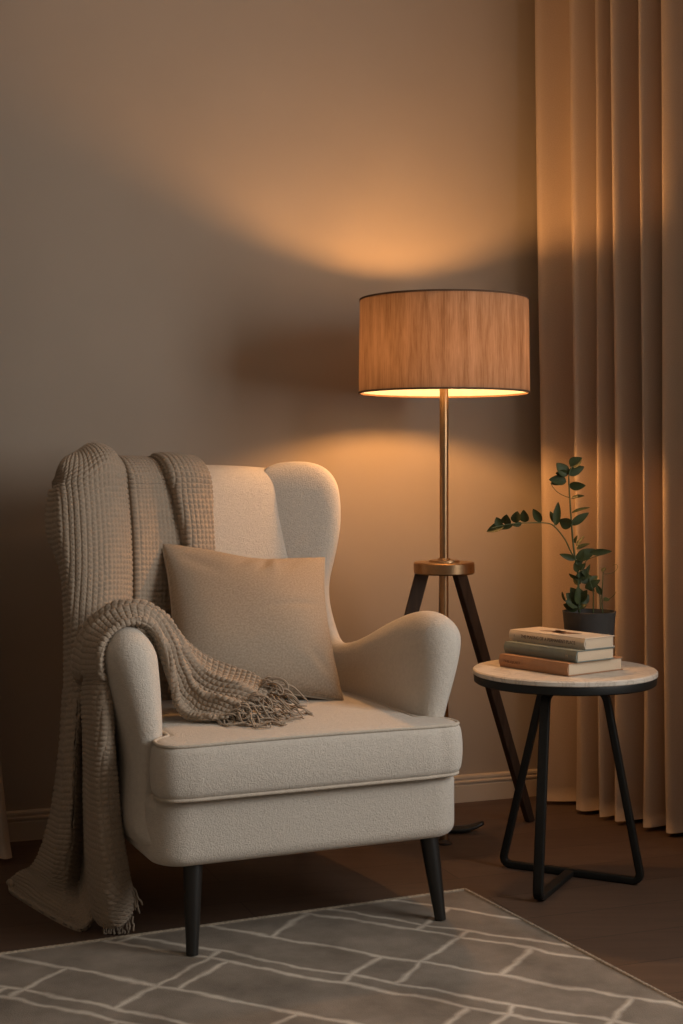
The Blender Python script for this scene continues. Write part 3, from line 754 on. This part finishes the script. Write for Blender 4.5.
so = MB(); so.lathe([(.0125, -.075), (.018, -.072), (.018, -.036), (.014, -.034)], (0, 0, zbulb), 32); so.build('socket', M['dark_brass'], lamp, True, 40)
mb_, nt, b = new_mat('lit_bulb'); nt.nodes.remove(b); em = N(nt, 'ShaderNodeEmission'); em.inputs[0].default_value = (1, .45, .13, 1); em.inputs[1].default_value = 610
nt.links.new(em.outputs[0], nt.nodes['Material Output'].inputs[0])
bu = MB(); bu.lathe([(.012, -.036), (.016, -.025), (.026, -.008), (.030, .008), (.028, .020), (.018, .033), (.006, .038), (0.0005, .0385)], (0, 0, zbulb), 32); bu.build('bulb', mb_, lamp)
hz = LZ(568)
hd = MB(); hd.lathe([(.001, -.0155), (.078, -.0155), (.0815, -.012), (.0815, .013), (.079, .016), (.042, .016), (.040, .0215), (.018, .0225), (.016, .026), (.0118, .0265)], (0, 0, hz), 96); hd.build('tripod_head', M['brass'], lamp, True, 30)
for fx, fy in ((.262, .245), (-.25, .0), (.012, .34)):
    d = Vector((fx, fy, 0)).normalized(); top = Vector((d.x * .058, d.y * .058, hz - .012)); foot = Vector((fx, fy, .002))
    l = MB(); ax = (top - foot); n = 10
    pts = [foot + ax * t for t in np.linspace(0, 1, n)]
    vs = []; t_ = ax.normalized(); side_ = Vector((0, 0, 1)).cross(d).normalized(); up_ = t_.cross(side_).normalized()
    for i, p in enumerate(pts):
        w = .0095 + .001 * i / (n - 1); h_ = .0145 + .004 * i / (n - 1)
        for a, c in ((-1, -1), (1, -1), (1, 1), (-1, 1)):
            q = p + side_ * a * w + up_ * c * h_
            if i == 0: q.z = .001
            vs.append(q)
    fs = [(i * 4 + j, i * 4 + (j + 1) % 4, (i + 1) * 4 + (j + 1) % 4, (i + 1) * 4 + j) for i in range(n - 1) for j in range(4)] + [(3, 2, 1, 0), tuple(range(4 * n - 4, 4 * n))]
    l.add(vs, fs); o = l.build('leg', M['walnut'], lamp, False)
    bv_ = o.modifiers.new('bevel', 'BEVEL'); bv_.width = .0025; bv_.segments = 2
pf = MB(); pf.lathe([(.0005, 0.001), (.021, 0.001), (.021, .006), (.0135, .013), (.0118, .013)], n=32); pf.build('pole_foot', M['walnut'], lamp, True, 40)
# pedal switch with an upturned tip, resting on the floor beside the pole
pd = MB(); c0 = P(462, 829, F * .99 / (829 - YH)) - np.array([LX, LD, 0]); n = 14; vs = []
for i in range(n):
    t = i / (n - 1); x = -.055 + .115 * t; z0 = .001 + .020 * max(0, t - .55) ** 1.3 / .35; w = .022 * math.sin(math.pi * (.12 + .8 * t)) ** .6; hh = .012 + .006 * math.sin(math.pi * t)
    for j in range(16):
        th = 2 * math.pi * j / 16; cz = math.copysign(abs(math.sin(th)) ** .7, math.sin(th))
        vs.append((c0[0] + x, c0[1] + w * math.cos(th), z0 + hh * (cz + 1) / 2))
fs = [(i * 16 + j, i * 16 + (j + 1) % 16, (i + 1) * 16 + (j + 1) % 16, (i + 1) * 16 + j) for i in range(n - 1) for j in range(16)] + [tuple(range(16))[::-1], tuple(range(16 * n - 16, 16 * n))]
pd.add(vs, fs); po = pd.build('foot_switch', M['black_wood'], lamp)
cb = MB(); cb.tube([tuple(p) for p in cr([(.015, .01, .006), (-.05, .03, .004), (c0[0] - .12, c0[1] - .01, .004), (c0[0] - .05, c0[1], .008)], 8)], .003, 8); cb.build('cord', M['black_metal'], lamp)

# ------------------------------------------------------------------ side table
TX, TD, TZ = .5425, 3.527, .517
tab = empty('side_table', (TX, TD, 0), 0, 'round side table with pale marble top on black bent-bar legs right of the armchair', 'side table')
TR = .2225
t = MB(); t.lathe([(.001, -.013), (TR - .002, -.013), (TR, -.011), (TR, -.003), (TR - .003, 0), (.001, 0)], (0, 0, TZ), 128); t.build('tabletop', M['marble'], tab, True, 30)
t = MB(); t.lathe([(.001, -.0335), (TR - .006, -.0335), (TR - .003, -.031), (TR - .002, -.016), (TR - .003, -.0133), (.001, -.0133)], (0, 0, TZ), 128); t.build('rim', M['black_metal'], tab, True, 30)
def rel(X, D, z): return np.array([X - TX, D - TD, z])
def fillet(pts, r, n=7):
    out = [np.array(pts[0])]
    for i in range(1, len(pts) - 1):
        p = np.array(pts[i]); a = np.array(pts[i - 1]) - p; b = np.array(pts[i + 1]) - p; a /= np.linalg.norm(a); b /= np.linalg.norm(b)
        s, e = p + a * r, p + b * r
        for k in range(n + 1):
            t_ = k / n; out.append((1 - t_) ** 2 * s + 2 * t_ * (1 - t_) * p + t_ * t_ * e)
    out.append(np.array(pts[-1])); return out
zt_ = TZ - .0425; zf = .0095
BL, RR, FR = rel(.405, 3.655, zf), rel(.722, 3.49, zf), rel(.4525, 3.345, zf)
BLt, RRt, FRt = rel(.500, 3.60, zt_), rel(.640, 3.515, zt_), rel(.480, 3.41, zt_)
mid = (BL + RR) / 2; midt = (BLt + RRt) / 2; BLt[2] -= .012; RRt[2] -= .012
loop = [midt, midt + (RRt - midt) * .55 + np.array([0, 0, .0035]), RRt, RR, mid, BL, BLt, midt + (BLt - midt) * .55 + np.array([0, 0, .0035]), midt + np.array([-.002, .001, 0])]
lp = MB(); lp.tube(fillet(loop, .026), 1, 16, sq=(.018, .018), up=(0.46, 0.88, 0)); lp.build('leg_loop', M['black_metal'], tab, True, 60)
fl_ = MB(); hub = mid + np.array([0, 0, 0]); fl_.tube(fillet([midt + np.array([0, -.012, 0]), FRt, FR, hub + (FR - hub) * .04], .026), 1, 16, sq=(.024, .014), up=(-.88, 0.46, 0)); fl_.build('front_leg', M['black_metal'], tab, True, 60)

# ------------------------------------------------------------------ books
def book(name, near, theta, pxl, pxr, z0, h, cover, label, ang2=0):
    """near = (X,D) of the front corner; spine runs to the left-back; pages end to the right-back"""
    c, s = math.cos(theta), math.sin(theta); k = (pxl - CX) / F; L = (near[0] - k * near[1]) / (c + s * k)
    k2 = (pxr - CX) / F; Wd = (k2 * near[1] - near[0]) / (s - c * k2)
    o = empty(name, (near[0], near[1], z0), math.pi - theta, label, 'book', 'books stacked on the side table')
    # local x along spine (0..L), local y = towards... spine face at y=0, pages extend to -y
    yy = -1
    ct = .0022; cv_ = MB()
    # boards
    for z in (ct / 2, h - ct / 2): cv_.box((L / 2, yy * Wd / 2, z), (L, Wd, ct), None, .0008)
    # rounded spine
    n = 10; vs = []
    for x in (0, L):
        for i in range(n + 1):
            t_ = i / n; z = h * t_; bul = .005 * math.sin(math.pi * t_); vs.append((x, -yy * bul + yy * .001, z))
        for i in range(n, -1, -1):
            t_ = i / n; z = ct * .6 + (h - ct * 1.2) * t_; bul = .004 * math.sin(math.pi * t_); vs.append((x, -yy * bul + yy * .0035, z))
    m = 2 * (n + 1); fs = [(i, (i + 1) % m, m + (i + 1) % m, m + i) for i in range(m)] + [tuple(range(m))[::-1], tuple(range(m, 2 * m))]
    cv_.add(vs, fs); cv_.build('cover', cover, o, True, 35)
    pg = MB(); pg.box((L / 2, yy * (Wd / 2 + .001), h / 2), (L - .006, Wd - .008, h - 2 * ct), None, .0006); pg.build('pages', M['pages'], o, True, 35)
    return o, L, Wd, h
th_ = math.radians(52)
b1 = book('book', (.530, 3.385), th_, 500, 623, TZ + .0005, .0305, M['cover_tan'], 'tan brown hardback, lowest of the three books stacked on the side table')
b2 = book('book', (.5515, 3.392), math.radians(53), 505, 615, TZ + .0315, .0275, M['cover_green'], 'sage green hardback in the middle of the book stack on the side table')
b3 = book('book', (.5745, 3.415), math.radians(52), 510, 615, TZ + .0595, .0265, M['cover_cream'], 'cream book with dark spine lettering, topmost of the stack on the side table')
def text(name, s, size, loc, rot, mat, parent, fit=None):
    cu_ = bpy.data.curves.new(name, 'FONT'); cu_.body = s; cu_.size = size; cu_.extrude = .0002; cu_.align_x = 'CENTER'; cu_.align_y = 'CENTER'
    ob = bpy.data.objects.new(name, cu_); COL.objects.link(ob); bpy.context.view_layer.update()
    me = bpy.data.meshes.new_from_object(ob.evaluated_get(bpy.context.evaluated_depsgraph_get())); bpy.data.objects.remove(ob)
    if fit:
        xs = [v.co.x for v in me.vertices]; k_ = fit / (max(xs) - min(xs)); me.transform(Matrix.Diagonal((k_, 1, 1, 1)))
    me.materials.clear(); me.materials.append(mat); o = bpy.data.objects.new(name, me); o.location = loc; o.rotation_euler = rot; link(o, parent); return o
M['gilt'] = simple('faded_gilt', (.40, .34, .24), .6)
M['brown_ink'] = simple('brown_ink', (.15, .075, .04), .8)
# spine faces +y locally; text reads toward -x when seen from +y
text('spine_title', 'THE MAKING OF A PERMANENT PLACE', .012, (b3[1] * .47, .0052, b3[3] / 2), (math.pi / 2, 0, math.pi), M['ink'], b3[0], b3[1] * .72)
text('spine_title', '1', .009, (b3[1] * .92, .0052, b3[3] / 2), (math.pi / 2, 0, math.pi), M['ink'], b3[0])
text('spine_title', 'THE QUIET', .008, (b1[1] * .80, .0052, b1[3] / 2), (math.pi / 2, 0, math.pi), M['brown_ink'], b1[0], b1[1] * .26)
text('spine_title', 'M', .010, (b2[1] * .12, .0052, b2[3] / 2), (math.pi / 2, 0, math.pi), M['gilt'], b2[0])
# brushed leaf emblem on the top cover: flat strokes
em_ = MB(); L3, W3 = b3[1], b3[2]
for cx_, cy_, lx, ly, rot in ((.62, .50, .030, .011, .5), (.50, .42, .030, .012, -.35), (.44, .56, .036, .010, .15), (.60, .66, .022, .008, -.6), (.36, .48, .024, .008, .9), (.53, .52, .012, .026, .2)):
    n = 20; a = [2 * math.pi * i / n for i in range(n)]
    q = [(lx * math.cos(t) * (1 + .15 * math.sin(3 * t)), ly * math.sin(t) * (1 + .2 * math.cos(2 * t))) for t in a]
    X0, Y0 = L3 * cx_, -W3 * cy_; c, s = math.cos(rot), math.sin(rot)
    vs = [(X0 + x * c - y * s, Y0 + x * s + y * c, b3[3] + .0002 + dz) for dz in (0, .0003) for x, y in q]
    em_.add(vs, [tuple(range(n, 2 * n))] + [(i, (i + 1) % n, n + (i + 1) % n, n + i) for i in range(n)])
em_.build('cover_emblem', M['brown_ink'], b3[0], False)

# ------------------------------------------------------------------ potted plant
PX, PD = .626, 3.665; PT = 1 - (611 - YH) / F * PD; ph_ = PT - TZ
pot = empty('potted_plant', (PX, PD, TZ), 0, 'leafy green plant in a small charcoal pot behind the books on the side table', 'plant')
po_ = MB(); po_.lathe([(.001, .0006), (.052, .0006), (.055, .004), (.0665, ph_ - .003), (.0675, ph_), (.0645, ph_), (.062, ph_ - .015), (.001, ph_ - .016)], n=72); po_.build('pot', M['pot'], pot, True, 35)
s_ = MB(); prof = [(.0005, ph_ - .009), (.03, ph_ - .0085), (.05, ph_ - .010), (.0625, ph_ - .0125)]; s_.lathe(prof, n=40)
so_ = s_.build('soil', M['soil'], pot)
PO = np.array([PX, PD, TZ])
zx = lambda x, y, D: P(480 + x / 4.553, 440 + y / 4.553, D) - PO
def stem(pts, r0, r1, D0, D1, mat='stem'):
    n = len(pts); q = [zx(p[0], p[1], D0 + (D1 - D0) * i / (n - 1)) for i, p in enumerate(pts)]
    q = cr(q, 6); m = len(q); mb = MB(); mb.tube([tuple(a) for a in q], [r0 + (r1 - r0) * i / (m - 1) for i in range(m)], 8); return mb.build('stem', M[mat], pot)
stem([(452, 785), (449, 690), (445, 600), (430, 520), (418, 400), (408, 250), (405, 160), (420, 120)], .0034, .0014, 3.67, 3.66)
stem([(432, 540), (412, 505), (385, 450), (340, 395), (300, 378), (200, 378), (120, 385), (50, 402)], .002, .001, 3.67, 3.60)
stem([(408, 262), (385, 255), (350, 235), (325, 202), (328, 185)], .001, .0008, 3.665, 3.64)
stem([(343, 400), (338, 385), (345, 370)], .001, .0008, 3.64, 3.64)
stem([(515, 788), (516, 730), (515, 690), (500, 640), (490, 590)], .0018, .001, 3.66, 3.65)
stem([(558, 788), (555, 720), (558, 650), (562, 585)], .002, .001, 3.70, 3.70)
stem([(560, 610), (590, 608), (612, 600), (627, 580), (622, 568), (604, 570)], .0007, .0006, 3.70, 3.71)
stem([(562, 732), (590, 722), (608, 708), (620, 690)], .0009, .0006, 3.70, 3.71)
stem([(548, 770), (545, 700), (530, 660), (520, 640)], .0014, .001, 3.69, 3.67)
stem([(445, 610), (470, 580), (490, 545), (560, 520), (598, 506)], .0013, .0006, 3.66, 3.66)
leaves = [(412, 122, 462, 74, 44), (398, 155, 477, 118, 36), (405, 208, 480, 206, 34), (395, 165, 352, 98, 44), (393, 190, 316, 172, 40), (375, 192, 322, 196, 20), (400, 150, 345, 150, 30),
    (415, 265, 472, 246, 12), (418, 332, 500, 294, 12), (415, 388, 496, 324, 32), (418, 390, 360, 362, 46), (345, 390, 357, 276, 30), (340, 380, 322, 318, 22), (278, 374, 240, 310, 32),
    (205, 374, 198, 318, 36), (165, 378, 166, 320, 38), (125, 386, 118, 338, 38), (92, 392, 74, 350, 32), (112, 390, 28, 408, 34), (150, 384, 88, 402, 22), (190, 380, 150, 388, 18),
    (434, 545, 364, 516, 24), (440, 545, 528, 490, 44), (500, 515, 600, 502, 26), (445, 550, 470, 500, 30), (440, 485, 472, 428, 14), (440, 498, 498, 462, 16), (432, 470, 440, 432, 12),
    (450, 632, 404, 610, 16), (458, 655, 422, 628, 26), (452, 640, 522, 622, 36), (478, 675, 548, 634, 32), (470, 640, 500, 560, 18), (490, 660, 520, 690, 20),
    (450, 765, 378, 748, 40), (450, 762, 396, 690, 48), (455, 750, 448, 665, 44), (460, 735, 484, 680, 30), (440, 770, 410, 720, 36), (452, 770, 486, 730, 26),
    (562, 730, 590, 722, 16), (553, 705, 528, 655, 22), (556, 600, 572, 578, 14), (388, 735, 370, 690, 10), (445, 720, 412, 668, 34), (465, 745, 498, 700, 30), (440, 755, 392, 728, 34), (462, 600, 500, 612, 26), (438, 640, 470, 590, 26), (500, 650, 536, 612, 24), (430, 565, 470, 548, 26), (446, 600, 430, 560, 24), (450, 590, 480, 560, 22)]
LFV = None
for i, (x0, y0, x1, y1, w) in enumerate(leaves):
    D0 = 3.665 + (0 if x0 > 345 else (x0 - 400) / 350 * .055) + (.03 if x0 > 540 else 0); D1 = D0 + random.uniform(-.022, .016)
    a = zx(x0, y0, D0); b = zx(x1, y1, D1); ax = b - a; L = np.linalg.norm(ax); ax /= L
    tocam = -np.array([PX, PD, 0.]) / PD; sd = np.cross(ax, tocam); sd /= np.linalg.norm(sd)
    w = w * 1.22; tilt = random.uniform(-.6, .6) if w > 15 else 1.2
    nn = np.cross(sd, ax); wdt = w / 4.553 / F * 3.67 / 2
    if w <= 20: tilt = .9; wdt *= 1.5
    sd2 = sd * math.cos(tilt) + nn * math.sin(tilt); n2 = np.cross(sd2, ax)
    if w > 20: wdt /= max(.75, math.cos(tilt))
    n = 12; vs = []
    for k in range(n + 1):
        t_ = k / n; ww = wdt * (math.sin(math.pi * min(1, t_ ** .85)) ** .75 if 0 < t_ < 1 else 0) * (1.05 - .25 * t_) + .0003
        c = a + ax * L * t_ + n2 * (-.10 * L * t_ * t_) - np.array([0, 0, .06 * L * t_ * t_])
        for j, sg in enumerate((-1, -.5, 0, .5, 1)):
            vs.append(c + sd2 * ww * sg + n2 * (abs(sg) ** 1.5 * ww * .28))
    m = len(vs); vs = vs + [v - n2 * .0006 for v in vs]
    fs = []
    for k in range(n):
        for j in range(4):
            q = (k * 5 + j, k * 5 + j + 1, (k + 1) * 5 + j + 1, (k + 1) * 5 + j); fs.append(q); fs.append(tuple(m + z for z in q[::-1]))
    mb = MB(); mb.add(vs, fs); mb.build('leaf', M['leaf'], pot)

# ------------------------------------------------------------------ light
def area(name, loc, target, sx, sy, power, col):
    l = bpy.data.lights.new(name, 'AREA'); l.shape = 'RECTANGLE'; l.size = sx; l.size_y = sy; l.energy = power; l.color = col
    o = bpy.data.objects.new(name, l); o.location = loc; d = Vector(target) - Vector(loc); o.rotation_euler = d.to_track_quat('-Z', 'Y').to_euler(); link(o); return o
wc = R2(-.13, (WB0 + WB1) / 2); wi = R2(1.5, (WB0 + WB1) / 2)
area('window_daylight', (wc[0], wc[1], (WZ0 + WZ1) / 2), (wi[0], wi[1], (WZ0 + WZ1) / 2), WB1 - WB0 - .02, WZ1 - WZ0 - .02, 66, (1.0, .97, .93))
w = bpy.data.worlds.new('World'); sc.world = w; w.use_nodes = True
w.node_tree.nodes['Background'].inputs[0].default_value = (.75, .8, .9, 1); w.node_tree.nodes['Background'].inputs[1].default_value = .3

# ------------------------------------------------------------------ camera
cam = bpy.data.cameras.new('Camera'); co_ = bpy.data.objects.new('Camera', cam); link(co_); sc.camera = co_
cam.sensor_fit = 'VERTICAL'; cam.sensor_height = 36; cam.sensor_width = 24; cam.lens = F / 1024 * 36
co_.location = (0, 0, H); co_.rotation_euler = (math.pi / 2, 0, 0); cam.shift_y = -(512 - YH) / 1024; cam.clip_start = .05
vs_ = sc.view_settings; vs_.view_transform = 'Standard'; vs_.look = 'None'; vs_.exposure = 0.0; vs_.gamma = 1; vs_.use_curve_mapping = False
sc.display_settings.display_device = 'sRGB'
sc.cycles.max_bounces = 8; sc.cycles.diffuse_bounces = 5; sc.cycles.use_denoising = True
